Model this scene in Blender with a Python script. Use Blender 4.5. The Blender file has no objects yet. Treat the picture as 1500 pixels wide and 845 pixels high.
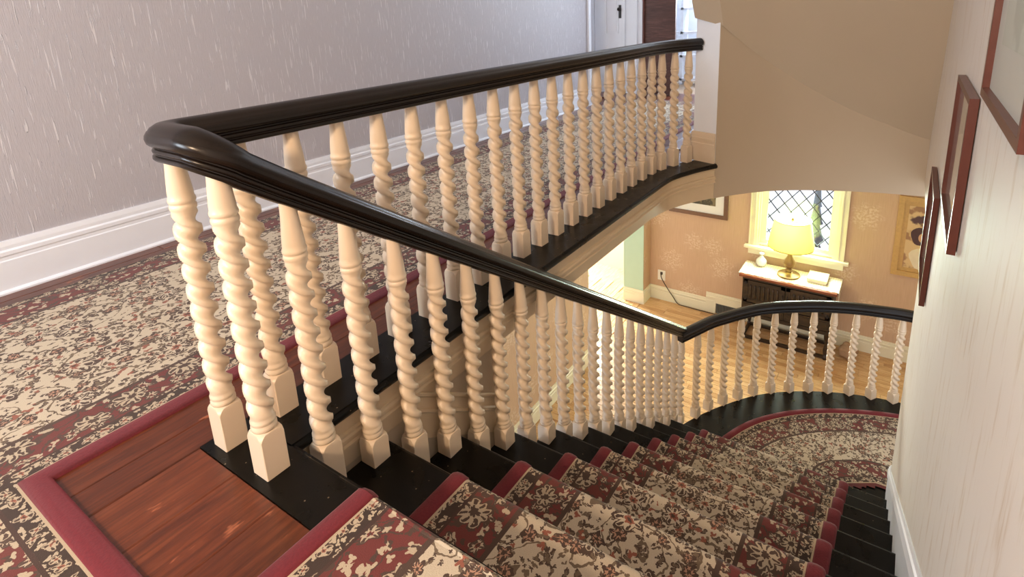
import bpy, bmesh, math, random
from mathutils import Vector, Matrix
random.seed(7)
PI = math.pi
U = 0.128            # one unit = spacing of the hall balusters, in metres
SC = bpy.context.scene
COL = SC.collection

# ------------------------------------------------------------------ camera
F, PX, PY = 819.22, 817.115, 224.979
YAW, PITCH, ROLL = 0.568, 0.252, 0.031
CAM = (-2.453, -9.496, 7.386)
fw = Vector((math.cos(YAW)*math.cos(PITCH), math.sin(YAW)*math.cos(PITCH), -math.sin(PITCH)))
rt = Vector((math.sin(YAW), -math.cos(YAW), 0))
dn = fw.cross(rt)
R_ = math.cos(ROLL)*rt + math.sin(ROLL)*dn
D_ = -math.sin(ROLL)*rt + math.cos(ROLL)*dn
cd = bpy.data.cameras.new('camera'); cam = bpy.data.objects.new('camera', cd); COL.objects.link(cam)
m = Matrix((R_, -D_, -fw)).transposed().to_4x4(); m.translation = Vector(CAM)*U
cam.matrix_world = m
cd.sensor_width = 36; cd.lens = F/1500*36
cd.shift_x = (750-PX)/1500; cd.shift_y = (PY-422.5)/1500
cd.clip_start = 0.02
SC.camera = cam

# ------------------------------------------------------------------ world, lights, exposure
SC.view_settings.view_transform = 'Standard'; SC.view_settings.look = 'None'
SC.view_settings.gamma = 1; SC.view_settings.use_curve_mapping = False
SC.view_settings.exposure = 0.0
w = bpy.data.worlds.new('world'); SC.world = w; w.use_nodes = True
w.node_tree.nodes['Background'].inputs[0].default_value = (0.90, 0.94, 1.0, 1)
w.node_tree.nodes['Background'].inputs[1].default_value = 1.6

def area(name, loc, target, size, power, color, spread=180):
    l = bpy.data.lights.new(name, 'AREA'); l.shape = 'RECTANGLE'; l.size = size[0]*U; l.size_y = size[1]*U
    l.energy = power; l.color = color; l.spread = math.radians(spread)
    o = bpy.data.objects.new(name, l); COL.objects.link(o); o.location = Vector(loc)*U
    o.rotation_euler = (Vector(target)-Vector(loc)).to_track_quat('-Z', 'Y').to_euler()
    return o
def point(name, loc, power, color, r):
    l = bpy.data.lights.new(name, 'POINT'); l.energy = power; l.color = color; l.shadow_soft_size = r*U
    o = bpy.data.objects.new(name, l); COL.objects.link(o); o.location = Vector(loc)*U; return o

# daylight: a window behind the camera at the near end of the hall, one in the bright far room, one in the bright lower room
area('hall_near_window_offscreen', (-16.2, 5, 9), (8, 5.5, 5), (9, 11), 110, (0.80, 0.90, 1.0))
area('far_room_window_offscreen', (52.8, 3.8, 9), (20, 7, 4), (6, 11), 150, (0.80, 0.90, 1.0))
area('next_room_window_offscreen', (55.2, 25, -12), (40, 14, -24), (11, 9), 450, (0.94, 1.0, 0.95))
# warm lamp of the landing, on the wall behind the camera
area('landing_lamp_offscreen', (-16.1, -6.5, 14), (8, -5.5, -4), (2.6, 2.6), 88, (1.0, 0.71, 0.46))
# daylight entering by the leaded window in view
area('leaded_window_daylight', (50.72, -1.97, -11), (30, -1.97, -12), (5.4, 7.5), 95, (0.80, 1.0, 0.85))

# ------------------------------------------------------------------ node helper
class NT:
    def __init__(s, name):
        s.m = bpy.data.materials.new(name); s.m.use_nodes = True
        s.t = s.m.node_tree; s.n = s.t.nodes; s.b = s.n['Principled BSDF']
    def new(s, typ, **kw):
        n = s.n.new(typ)
        for k, v in kw.items(): setattr(n, k, v)
        return n
    def set(s, sock, v):
        if isinstance(v, bpy.types.NodeSocket): s.t.links.new(v, sock)
        else:
            if isinstance(v, (tuple, list)) and len(v) == 3 and sock.type == 'RGBA': v = (*v, 1)
            sock.default_value = v
    def math(s, op, *a, clamp=False):
        n = s.new('ShaderNodeMath', operation=op); n.use_clamp = clamp
        for i, v in enumerate(a): s.set(n.inputs[i], v)
        return n.outputs[0]
    def vmath(s, op, *a):
        n = s.new('ShaderNodeVectorMath', operation=op)
        for i, v in enumerate(a):
            if op == 'SCALE' and i == 1: s.set(n.inputs['Scale'], v)
            else: s.set(n.inputs[i], v)
        return n.outputs['Value'] if op in ('LENGTH', 'DOT_PRODUCT', 'DISTANCE') else n.outputs['Vector']
    def mix(s, fac, a, b, blend='MIX'):
        n = s.new('ShaderNodeMix', data_type='RGBA', blend_type=blend)
        s.set(n.inputs[0], fac); s.set(n.inputs[6], a); s.set(n.inputs[7], b)
        return n.outputs[2]
    def noise(s, vec, scale, detail=2, rough=0.5, dist=0.0):
        n = s.new('ShaderNodeTexNoise'); n.inputs['Scale'].default_value = scale
        n.inputs['Detail'].default_value = detail; n.inputs['Roughness'].default_value = rough; n.inputs['Distortion'].default_value = dist
        if vec is not None: s.set(n.inputs['Vector'], vec)
        return n
    def voro(s, vec, scale, rnd=1.0, feature='F1', dims='2D'):
        n = s.new('ShaderNodeTexVoronoi', feature=feature, voronoi_dimensions=dims)
        n.inputs['Scale'].default_value = scale; n.inputs['Randomness'].default_value = rnd
        s.set(n.inputs['Vector'], vec); return n
    def ramp(s, fac, *stops, interp='LINEAR'):
        n = s.new('ShaderNodeValToRGB'); cr = n.color_ramp; cr.interpolation = interp
        while len(cr.elements) < len(stops): cr.elements.new(0.5)
        for e, (p, c) in zip(cr.elements, stops):
            e.position = p; e.color = (*c, 1) if len(c) == 3 else c
        s.set(n.inputs[0], fac); return n.outputs[0]
    def sstep(s, x, a, b):
        n = s.new('ShaderNodeMapRange', interpolation_type='SMOOTHSTEP')
        s.set(n.inputs[0], x); n.inputs[1].default_value = a; n.inputs[2].default_value = b
        return n.outputs[0]
    def pos(s, scale=(1, 1, 1)):
        c = s.new('ShaderNodeNewGeometry').outputs['Position']
        return s.vmath('MULTIPLY', c, tuple(k/U for k in scale))
    def obj(s, scale=(1, 1, 1)):
        c = s.new('ShaderNodeTexCoord').outputs['Object']
        return s.vmath('MULTIPLY', c, tuple(k/U for k in scale))
    def bump(s, h, strength=0.3, dist=0.002):
        n = s.new('ShaderNodeBump'); n.inputs['Strength'].default_value = strength; n.inputs['Distance'].default_value = dist
        s.set(n.inputs['Height'], h); s.t.links.new(n.outputs[0], s.b.inputs['Normal'])
    def fin(s, col=None, rough=None, **kw):
        if col is not None: s.set(s.b.inputs['Base Color'], col)
        if rough is not None: s.set(s.b.inputs['Roughness'], rough)
        for k, v in kw.items(): s.set(s.b.inputs[k.replace('_', ' ')], v)
        return s.m
def rgb(r, g, b):     # sRGB 0-255 -> linear
    f = lambda c: (c/255/12.92 if c/255 <= 0.04045 else ((c/255+0.055)/1.055)**2.4)
    return (f(r), f(g), f(b))
def plain(name, col, rough=0.5, var=0.06, scale=1.5, **kw):
    t = NT(name); n = t.noise(t.pos(), scale, 3)
    c = t.mix(n.outputs[0], tuple(x*(1-var) for x in col), tuple(min(1, x*(1+var)) for x in col))
    return t.fin(c, rough, **kw)

MT = {}
MT['cream'] = plain('cream_gloss_paint', rgb(226, 206, 180), 0.32, 0.05)
MT['cream2'] = plain('cream_trim_paint', rgb(216, 194, 162), 0.38, 0.05)
MT['plaster'] = plain('tan_plaster', rgb(192, 174, 150), 0.75, 0.04, 0.4)
MT['soffit'] = plain('pale_plaster', rgb(222, 210, 198), 0.8, 0.04, 0.4)
MT['white'] = plain('white_trim_paint', rgb(234, 238, 246), 0.35, 0.03)
MT['ivory'] = plain('ivory_trim_paint', rgb(232, 224, 196), 0.35, 0.03)
MT['sage'] = plain('pale_sage_paint', rgb(178, 206, 184), 0.6, 0.03)
MT['brass'] = plain('aged_brass', rgb(150, 118, 76), 0.38, 0.2, 3, Metallic=0.7)
MT['iron'] = plain('dark_metal', rgb(60, 58, 58), 0.4, 0.2, 6, Metallic=0.8)
MT['frame_brown'] = plain('red_brown_frame', rgb(92, 46, 34), 0.35, 0.2, 4)
MT['gilt'] = plain('gilt_frame', rgb(196, 158, 96), 0.4, 0.15, 5, Metallic=0.3)
MT['walnut_frame'] = plain('walnut_frame', rgb(112, 80, 60), 0.4, 0.25, 6)
MT['mat'] = plain('picture_mat', rgb(228, 226, 218), 0.8, 0.02)
MT['matgrey'] = plain('picture_mat_grey', rgb(190, 190, 180), 0.4, 0.03)
MT['porcelain'] = plain('white_porcelain', rgb(226, 226, 216), 0.15, 0.06, 9)
MT['snow'] = plain('snow', rgb(235, 238, 245), 0.9, 0.03)
MT['plastic'] = plain('outlet_plastic', rgb(238, 234, 222), 0.4, 0.01)
MT['cord'] = plain('brown_cord', rgb(70, 56, 44), 0.6, 0.05)
MT['grille'] = plain('grey_metal_grille', rgb(120, 122, 118), 0.45, 0.1, Metallic=0.4)
MT['lead'] = plain('lead_came', rgb(44, 47, 54), 0.8, 0.1)
MT['bark'] = plain('pale_bark', rgb(190, 184, 170), 0.9, 0.1, 4)
MT['evergreen'] = plain('dark_evergreen', rgb(70, 84, 100), 0.9, 0.3, 6)
MT['binding'] = None

def m_black():
    t = NT('black_gloss_paint'); p = t.pos()
    n = t.noise(p, 9, 4, .6); sp = t.voro(p, 5, 1, dims='3D')
    chip = t.math('MULTIPLY', t.math('LESS_THAN', sp.outputs['Distance'], .07), t.math('GREATER_THAN', t.noise(p, .9, 1).outputs[0], .53))
    c = t.mix(n.outputs[0], rgb(5, 5, 4), rgb(13, 12, 10)); c = t.mix(chip, c, rgb(140, 120, 96))
    return t.fin(c, t.ramp(t.noise(p, 2, 4).outputs[0], (.3, (.24,)*3), (.7, (.40,)*3)), Specular_IOR_Level=.22)
MT['black'] = m_black()
def m_rail():
    t = NT('ebonised_handrail'); p = t.pos()
    n = t.noise(p, 2.2, 3)
    return t.fin(t.mix(n.outputs[0], rgb(13, 10, 8), rgb(34, 23, 16)), .27, Specular_IOR_Level=.38)
MT['rail'] = m_rail()
def m_wood(name, dark, mid, light, axis, rough=.4, var=.5, scuff=None):
    t = NT(name); sc = (.12, 1, 1) if axis == 'x' else (1, .12, 1)
    rnd = t.new('ShaderNodeObjectInfo').outputs['Random']
    p = t.vmath('ADD', t.pos(sc), t.vmath('SCALE', (13.0, 7.0, 3.0), t.math('MULTIPLY', rnd, 9.0)))
    g = t.noise(p, 7, 5, .65, .6)
    wv = t.new('ShaderNodeTexWave', wave_type='BANDS', bands_direction='Y' if axis == 'x' else 'X')
    t.set(wv.inputs['Vector'], p); wv.inputs['Scale'].default_value = 1.6; wv.inputs['Distortion'].default_value = 5; wv.inputs['Detail'].default_value = 2
    c = t.ramp(g.outputs[0], (.3, dark), (.5, mid), (.72, light))
    c = t.mix(t.math('MULTIPLY', t.sstep(wv.outputs['Fac'], .75, 1), .45), c, dark)
    c = t.mix(t.math('MULTIPLY', t.math('SUBTRACT', rnd, .5), var), c, light if var > 0 else dark)
    c2 = t.mix(t.math('MULTIPLY', t.math('SUBTRACT', .5, rnd, clamp=True), var*1.4), c, dark)
    if scuff:
        s = t.sstep(t.noise(t.pos((.55, 1.6, 1)), 1.5, 4, .6).outputs[0], .62, .68)
        c2 = t.mix(t.math('MULTIPLY', s, .7), c2, scuff)
    t.bump(g.outputs[0], .15, .001)
    return t.fin(c2, rough)
MT['redwood'] = m_wood('red_stained_floorboard', rgb(66, 29, 15), rgb(98, 46, 24), rgb(122, 64, 36), 'x', .3, .5, rgb(176, 104, 70))
MT['redwood_y'] = m_wood('red_stained_floorboard_cross', rgb(66, 29, 15), rgb(98, 46, 24), rgb(122, 64, 36), 'y', .3, .5)
MT['oak'] = m_wood('honey_oak_floorboard', rgb(176, 130, 84), rgb(204, 162, 114), rgb(224, 190, 144), 'y', .35, .8)
MT['paleoak'] = m_wood('honey_oak_floorboard_long', rgb(176, 130, 84), rgb(204, 162, 114), rgb(224, 190, 144), 'x', .35, .6)
MT['tanfloor'] = m_wood('tan_floorboard', rgb(150, 126, 104), rgb(176, 152, 128), rgb(196, 176, 154), 'y', .35, .4)
MT['darkoak'] = m_wood('dark_oak', rgb(24, 16, 9), rgb(48, 34, 20), rgb(74, 54, 34), 'y', .35, .3)
MT['topoak'] = m_wood('red_brown_table_top', rgb(104, 52, 30), rgb(138, 72, 44), rgb(160, 92, 60), 'y', .3, .2)
MT['browndoor'] = m_wood('brown_stained_door', rgb(62, 36, 28), rgb(86, 54, 44), rgb(110, 76, 64), 'y', .4, .2)

def m_paper_left():
    t = NT('embossed_grey_wallpaper')
    p = t.pos((9, 1, .55)); q = t.pos((15, 1, .8))
    a = t.sstep(t.noise(p, 1.9, 1, .4).outputs[0], .685, .715)
    b = t.sstep(t.noise(q, 1.9, 1, .4).outputs[0], .69, .72)
    s = t.math('MAXIMUM', a, b)
    fine = t.noise(t.pos((30, 1, 2.5)), 1.5, 3)
    c = t.mix(fine.outputs[0], rgb(176, 173, 180), rgb(190, 187, 193))
    c = t.mix(t.math('MULTIPLY', s, .55), c, rgb(228, 226, 230))
    t.bump(t.math('ADD', s, t.math('MULTIPLY', fine.outputs[0], .35)), .8, .004)
    return t.fin(c, .55)
MT['paper_left'] = m_paper_left()
def m_paper_right():
    t = NT('streaked_cream_wallpaper')
    n = t.noise(t.pos((2.4, 1, .32)), 1.6, 4, .65)
    f = t.sstep(n.outputs[0], .52, .72)
    c = t.mix(f, rgb(226, 218, 208), rgb(208, 192, 172))
    g = t.voro(t.pos((.23, .01, .2)), 1, .8, dims='3D')
    return t.fin(c, .6)
MT['paper_right'] = m_paper_right()
def flower(t, vec, scale, petals, r0, amp, rnd=.8, seed=(0., 0., 0.)):
    """polar flower in every Voronoi cell: returns (r/R, ang, random colour socket)"""
    v = t.vmath('ADD', vec, seed); vo = t.voro(v, scale, rnd)
    d = t.vmath('SCALE', t.vmath('SUBTRACT', v, vo.outputs['Position']), scale)
    sp = t.new('ShaderNodeSeparateXYZ'); t.set(sp.inputs[0], d)
    r = t.math('SQRT', t.math('ADD', t.math('MULTIPLY', sp.outputs[0], sp.outputs[0]), t.math('MULTIPLY', sp.outputs[1], sp.outputs[1])))
    sc = t.new('ShaderNodeSeparateColor'); t.set(sc.inputs[0], vo.outputs['Color'])
    ang = t.math('ADD', t.math('ARCTAN2', sp.outputs[1], sp.outputs[0]), t.math('MULTIPLY', sc.outputs[0], 6.28))
    R = t.math('ADD', r0, t.math('MULTIPLY', t.math('ABSOLUTE', t.math('COSINE', t.math('MULTIPLY', ang, petals/2))), amp))
    R = t.math('MULTIPLY', R, t.math('ADD', .75, t.math('MULTIPLY', sc.outputs[1], .35)))
    return t.math('DIVIDE', r, R), ang, sc
def m_paper_back():
    t = NT('salmon_floral_wallpaper'); p = t.new('ShaderNodeNewGeometry').outputs['Position']
    p = t.vmath('SCALE', p, 1/U)
    sp = t.new('ShaderNodeSeparateXYZ'); t.set(sp.inputs[0], p)
    cb = t.new('ShaderNodeCombineXYZ'); t.set(cb.inputs[0], t.math('ADD', sp.outputs[1], sp.outputs[0])); t.set(cb.inputs[1], sp.outputs[2])
    nz = t.noise(cb.outputs[0], 2.4, 3)
    v = t.vmath('ADD', cb.outputs[0], t.vmath('SCALE', t.vmath('SUBTRACT', nz.outputs['Color'], (.5, .5, .5)), .7))
    rr, ang, sc = flower(t, v, .24, 7, .22, .16, .7)
    f = t.sstep(rr, 1.15, .55)
    st = t.sstep(t.noise(t.vmath('MULTIPLY', cb.outputs[0], (3, 3, 1)), 1.8, 2).outputs[0], .42, .62)
    f = t.math('MULTIPLY', t.math('MULTIPLY', f, st), .55)
    streak = t.noise(t.vmath('MULTIPLY', cb.outputs[0], (9, .5, 1)), 1.3, 3)
    c = t.mix(streak.outputs[0], rgb(190, 156, 126), rgb(208, 176, 146))
    c = t.mix(f, c, rgb(226, 206, 180))
    return t.fin(c, .65)
MT['paper_back'] = m_paper_back()

# ---- oriental carpet: pattern from the uv map (length, width) and the distance to the carpet edge
def m_carpet():
    t = NT('oriental_carpet_pile')
    uv = t.new('ShaderNodeUVMap').outputs[0]
    e = t.new('ShaderNodeAttribute', attribute_name='edge').outputs['Fac']
    w1 = t.noise(uv, 2.6, 2); w2 = t.noise(uv, 13, 2)
    v = t.vmath('ADD', uv, t.vmath('SCALE', t.vmath('SUBTRACT', w1.outputs['Color'], (.5, .5, .5)), .30))
    v = t.vmath('ADD', v, t.vmath('SCALE', t.vmath('SUBTRACT', w2.outputs['Color'], (.5, .5, .5)), .055))
    CREAM, DK, OLIVE = rgb(214, 198, 172), rgb(72, 52, 44), rgb(116, 98, 78)
    RUST, BURG, PINK = rgb(156, 88, 68), rgb(112, 38, 38), rgb(196, 150, 122)
    brk = t.math('GREATER_THAN', t.noise(uv, 9, 2).outputs[0], .34)          # woven, broken outlines
    def lay(base, vec, scale, petals, r0, amp, prob, fill, inner, outline, seed, rnd=.9, ow=.2):
        rr, ang, sc = flower(t, vec, scale, petals, r0, amp, rnd, seed)
        on = t.math('LESS_THAN', sc.outputs[2], prob)
        onb = t.math('MULTIPLY', on, brk)
        c = t.mix(t.math('MULTIPLY', t.math('LESS_THAN', rr, 1.0), onb), base, outline)
        c = t.mix(t.math('MULTIPLY', t.math('LESS_THAN', rr, 1.0-ow), on), c, fill)
        rays = t.math('MULTIPLY', t.math('GREATER_THAN', t.math('COSINE', t.math('MULTIPLY', ang, petals*1.0)), .45), t.math('LESS_THAN', t.math('ABSOLUTE', t.math('SUBTRACT', rr, .55)), .2))
        c = t.mix(t.math('MULTIPLY', rays, on), c, outline)
        c = t.mix(t.math('MULTIPLY', t.math('LESS_THAN', rr, .30), on), c, inner)
        c = t.mix(t.math('MULTIPLY', t.math('LESS_THAN', rr, .13), on), c, outline)
        return c
    def line(nz, k, wd):
        return t.math('MULTIPLY', t.math('LESS_THAN', t.math('ABSOLUTE', t.math('SUBTRACT', t.math('FRACT', t.math('MULTIPLY', nz, k)), .5)), wd), brk)
    def blots(c, sc_, pet, r0, am, pr, cl, sd, msk=None):
        rr, ang, s3 = flower(t, v, sc_, pet, r0, am, 1.0, sd)
        f = t.math('MULTIPLY', t.math('LESS_THAN', rr, 1), t.math('LESS_THAN', s3.outputs[2], pr))
        if msk is not None: f = t.math('MULTIPLY', f, msk)
        return t.mix(f, c, cl)
    # field: cream ground, clustered leaflets, thin vines, palmettes
    clu = t.math('GREATER_THAN', t.noise(t.vmath('ADD', uv, (4., 9., 0.)), 1.5, 1).outputs[0], .47)
    clu2 = t.math('GREATER_THAN', t.noise(t.vmath('ADD', uv, (14., 2., 0.)), 1.7, 1).outputs[0], .50)
    fld = t.mix(line(t.noise(t.vmath('ADD', v, (7., 3., 0.)), .8, 0).outputs[0], 6.0, .05), CREAM, OLIVE)
    fld = blots(fld, 5.2, 2, .10, .36, .70, DK, (1.3, 4.1, 0), clu)
    fld = blots(fld, 5.2, 2, .02, .27, .70, OLIVE, (1.3, 4.1, 0), clu)
    fld = blots(fld, 6.0, 3, .12, .26, .65, OLIVE, (5.2, 2.7, 0), clu2)
    fld = blots(fld, 7.0, 4, .10, .22, .40, DK, (3.2, 8.7, 0))
    fld = blots(fld, 4.2, 3, .12, .24, .30, RUST, (8.8, 6.1, 0), clu)
    fld = lay(fld, v, 2.1, 5, .20, .16, .42, PINK, DK, DK, (2.2, 9.3, 0), ow=.3)
    fld = lay(fld, v, 1.0, 7, .22, .16, .62, CREAM, RUST, DK, (4.7, 1.1, 0), .8, .2)
    # main border: burgundy ground crowded with cream flowers
    brd = t.mix(line(t.noise(t.vmath('ADD', v, (3., 8., 0.)), 1.1, 0).outputs[0], 6.0, .07), BURG, DK)
    CR2 = rgb(200, 182, 154)
    brd = blots(brd, 4.4, 3, .16, .26, .62, CR2, (3.1, .7, 0))
    brd = blots(brd, 5.2, 2, .10, .30, .45, DK, (6.6, 3.9, 0))
    brd = lay(brd, v, 2.3, 5, .24, .16, .60, CR2, BURG, DK, (7.9, 5.5, 0), .7, .24)
    brd = lay(brd, v, 1.15, 8, .30, .14, .72, CR2, DK, DK, (9.4, 2.2, 0), .5, .18)
    # guard stripe
    grd = blots(rgb(50, 34, 28), 7.0, 3, .18, .26, .8, CR2, (2.1, .3, 0))
    grd = lay(grd, v, 3.4, 4, .28, .16, .95, CR2, RUST, DK, (1.7, 7.3, 0), .45, .14)
    def band(c, lo, hi, col):
        msk = t.math('MULTIPLY', t.math('GREATER_THAN', e, lo), t.math('LESS_THAN', e, hi))
        return t.mix(msk, c, col)
    c = band(fld, -9., 1.66, brd)
    c = band(c, 1.60, 1.70, DK)
    c = band(c, -9., .68, grd)
    c = band(c, .66, .72, rgb(60, 36, 30))
    c = band(c, -9., .39, rgb(200, 180, 150))
    c = band(c, -9., .345, rgb(100, 26, 34))
    pile = t.noise(t.vmath('SCALE', uv, 1.0), 60, 2)
    c = t.mix(t.math('MULTIPLY', pile.outputs[0], .35), c, (0.0, 0.0, 0.0), 'MULTIPLY')
    big = t.noise(uv, .5, 2)
    c = t.mix(t.math('MULTIPLY', big.outputs[0], .15), c, rgb(150, 120, 90))
    t.bump(pile.outputs[0], .5, .002)
    return t.fin(c, .95, Sheen_Weight=.1, Sheen_Roughness=.5)
MT['carpet'] = m_carpet()
def m_binding():
    t = NT('burgundy_binding_pile'); p = t.pos()
    n = t.noise(p, 26, 3)
    c = t.mix(n.outputs[0], rgb(92, 22, 32), rgb(120, 34, 42)); t.bump(n.outputs[0], .4, .002)
    return t.fin(c, .9, Sheen_Weight=.1)
MT['binding'] = m_binding()
def m_lace():
    t = NT('lace_cloth'); p = t.pos()
    v = t.voro(p, 5, .4, dims='3D'); h = t.sstep(v.outputs['Distance'], .3, .55)
    c = t.mix(t.math('MULTIPLY', h, .45), rgb(240, 232, 212), rgb(176, 150, 110))
    return t.fin(c, .85)
MT['lace'] = m_lace()
def m_shade():
    t = NT('lamp_shade_fabric'); t.fin(rgb(228, 230, 164), .8)
    tl = t.new('ShaderNodeBsdfTranslucent'); tl.inputs[0].default_value = (*rgb(232, 236, 160), 1); mx = t.new('ShaderNodeMixShader'); mx.inputs[0].default_value = .55
    t.t.links.new(t.b.outputs[0], mx.inputs[1]); t.t.links.new(tl.outputs[0], mx.inputs[2]); t.t.links.new(mx.outputs[0], t.n['Material Output'].inputs[0])
    return t.m
MT['shade'] = m_shade()
def m_glass():
    t = NT('leaded_pane_glass'); tr = t.new('ShaderNodeBsdfTransparent'); gl = t.new('ShaderNodeBsdfGlossy'); mx = t.new('ShaderNodeMixShader')
    gl.inputs['Roughness'].default_value = .05; mx.inputs[0].default_value = .06
    t.t.links.new(tr.outputs[0], mx.inputs[1]); t.t.links.new(gl.outputs[0], mx.inputs[2])
    t.t.links.new(mx.outputs[0], t.n['Material Output'].inputs[0]); return t.m
MT['glass'] = m_glass()
def m_print(name, base, blots, scale=.9):
    t = NT(name); p = t.pos()
    c = base
    for i, (cl, th) in enumerate(blots):
        n = t.noise(t.vmath('ADD', p, (i*5.1, i*3.3, i*1.7)), scale, 4)
        c = t.mix(t.sstep(n.outputs[0], th, th+.06), c, cl)
    return t.fin(c, .5)
MT['print_dark'] = m_print('print_landscape', rgb(70, 66, 50), ((rgb(120, 108, 78), .5), (rgb(40, 38, 30), .58)), 1.4)
MT['print_paint'] = m_print('print_painting', rgb(214, 184, 132), ((rgb(160, 120, 84), .52), (rgb(84, 58, 56), .60), (rgb(226, 210, 176), .62)), .55)
MT['print_pale'] = m_print('print_pale', rgb(186, 188, 176), ((rgb(172, 174, 162), .55),), .5)
MT['picglass'] = plain('glazed_print', rgb(182, 178, 170), 0.06, .03, 1, Coat_Weight=.6)

# ------------------------------------------------------------------ mesh helper (coordinates in units)
class MB:
    def __init__(s): s.v = []; s.f = []
    def add(s, vs, fs):
        o = len(s.v); s.v += [tuple(v) for v in vs]; s.f += [tuple(i+o for i in f) for f in fs]; return s
    def box(s, x0, x1, y0, y1, z0, z1, ch=0.0):
        if x0 > x1: x0, x1 = x1, x0
        if y0 > y1: y0, y1 = y1, y0
        if z0 > z1: z0, z1 = z1, z0
        if ch <= 0:
            vs = [(x, y, z) for z in (z0, z1) for y in (y0, y1) for x in (x0, x1)]
            return s.add(vs, [(0, 2, 3, 1), (4, 5, 7, 6), (0, 1, 5, 4), (2, 6, 7, 3), (0, 4, 6, 2), (1, 3, 7, 5)])
        c = ch
        vs = [(x0, y0, z0), (x1, y0, z0), (x1, y1, z0), (x0, y1, z0), (x0, y0, z1-c), (x1, y0, z1-c), (x1, y1, z1-c), (x0, y1, z1-c),
              (x0+c, y0+c, z1), (x1-c, y0+c, z1), (x1-c, y1-c, z1), (x0+c, y1-c, z1)]
        fs = [(0, 3, 2, 1), (8, 9, 10, 11)]
        for i in range(4):
            j = (i+1) % 4; fs += [(i, j, 4+j, 4+i), (4+i, 4+j, 8+j, 8+i)]
        return s.add(vs, fs)
    def prism(s, poly, axis, a, b):
        """poly of 2-D points extruded along axis from a to b"""
        def P(p, h):
            return (h, p[0], p[1]) if axis == 'x' else (p[0], h, p[1]) if axis == 'y' else (p[0], p[1], h)
        n = len(poly); vs = [P(p, a) for p in poly]+[P(p, b) for p in poly]
        return s.add(vs, [tuple(range(n))[::-1], tuple(range(n, 2*n))]+[(i, (i+1) % n, n+(i+1) % n, n+i) for i in range(n)])
    def loft(s, rings, closed=True, caps=True):
        n = len(rings[0]); o = len(s.v)
        for r in rings: s.v += [tuple(p) for p in r]
        for i in range(len(rings)-1):
            for j in range(n if closed else n-1):
                k = (j+1) % n; s.f.append((o+i*n+j, o+i*n+k, o+(i+1)*n+k, o+(i+1)*n+j))
        if caps and closed:
            s.f.append(tuple(o+j for j in range(n))[::-1]); s.f.append(tuple(o+(len(rings)-1)*n+j for j in range(n)))
        return s
    def lathe(s, c, prof, seg=20):
        return s.loft([[(c[0]+r*math.cos(2*PI*j/seg), c[1]+r*math.sin(2*PI*j/seg), c[2]+z) for j in range(seg)] for r, z in prof])
    def sweep(s, path, prof, tilt=True, caps=True, slopes=None):
        """prof: closed list (side, up); side axis points to the right of travel"""
        P = [Vector(p) for p in path]; rings = []
        for i, p in enumerate(P):
            d1 = (P[i]-P[i-1]).normalized() if i else None
            d2 = (P[i+1]-P[i]).normalized() if i < len(P)-1 else None
            T = ((d1 or d2)+(d2 or d1)).normalized()
            sd = T.cross(Vector((0, 0, 1))).normalized()
            up = sd.cross(T).normalized() if tilt else Vector((0, 0, 1))
            if slopes is not None:
                hT = Vector((T.x, T.y, 0)).normalized(); up = (Vector((0, 0, 1))+hT*slopes[i]).normalized()
            k = 1.0
            if d1 and d2:
                h1 = Vector((d1.x, d1.y, 0)); h2 = Vector((d2.x, d2.y, 0))
                if h1.length > 1e-6 and h2.length > 1e-6:
                    k = 1/max(.5, math.cos(h1.angle(h2)/2))
            rings.append([p+sd*(a*k)+up*b for a, b in prof])
        return s.loft(rings, True, caps)
    def mesh(s, name, mat, base=(0, 0, 0), smooth=None):
        me = bpy.data.meshes.new(name); b = Vector(base)
        me.from_pydata([tuple((Vector(v)-b)*U) for v in s.v], [], s.f)
        bm = bmesh.new(); bm.from_mesh(me); bmesh.ops.recalc_face_normals(bm, faces=bm.faces); bm.to_mesh(me); bm.free()
        me.materials.append(MT[mat] if isinstance(mat, str) else mat)
        if smooth is not None:
            me.shade_smooth()
            if smooth < 180: me.set_sharp_from_angle(angle=math.radians(smooth))
        return me
BASE = {}
def link(name, me, parent=None, loc=(0, 0, 0), rz=0.0):
    o = bpy.data.objects.new(name, me); COL.objects.link(o); o.location = Vector(loc)*U; o.rotation_euler[2] = rz
    if parent is not None: o.parent = parent
    return o
def obj(name, mb, mat, parent=None, smooth=None, base=None, label=None):
    """one mesh object; without a parent it gets its own base point"""
    if parent is not None:
        b = BASE[parent.name]; o = link(name, mb.mesh(name, mat, b, smooth), parent)
        BASE[o.name] = b
    else:
        if base is None:
            base = tuple((min(v[i] for v in mb.v)+max(v[i] for v in mb.v))/2 if i < 2 else min(v[2] for v in mb.v) for i in range(3))
        o = link(name, mb.mesh(name, mat, base, smooth), None, base); BASE[o.name] = base
    if label: o['label'] = label
    return o
def tag(o, label, cat, group=None, kind=None):
    o['label'] = label; o['category'] = cat
    if group: o['group'] = group
    if kind: o['kind'] = kind
    return o
def thing(name, base, label, cat, group=None, kind=None):
    o = bpy.data.objects.new(name, None); COL.objects.link(o); o.location = Vector(base)*U; o.empty_display_size = .1
    BASE[o.name] = base; return tag(o, label, cat, group, kind)
def struct(name, mb, mat, label, cat, smooth=None, parent=None):
    return tag(obj(name, mb, mat, parent, smooth), label, cat, None, 'structure')

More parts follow.
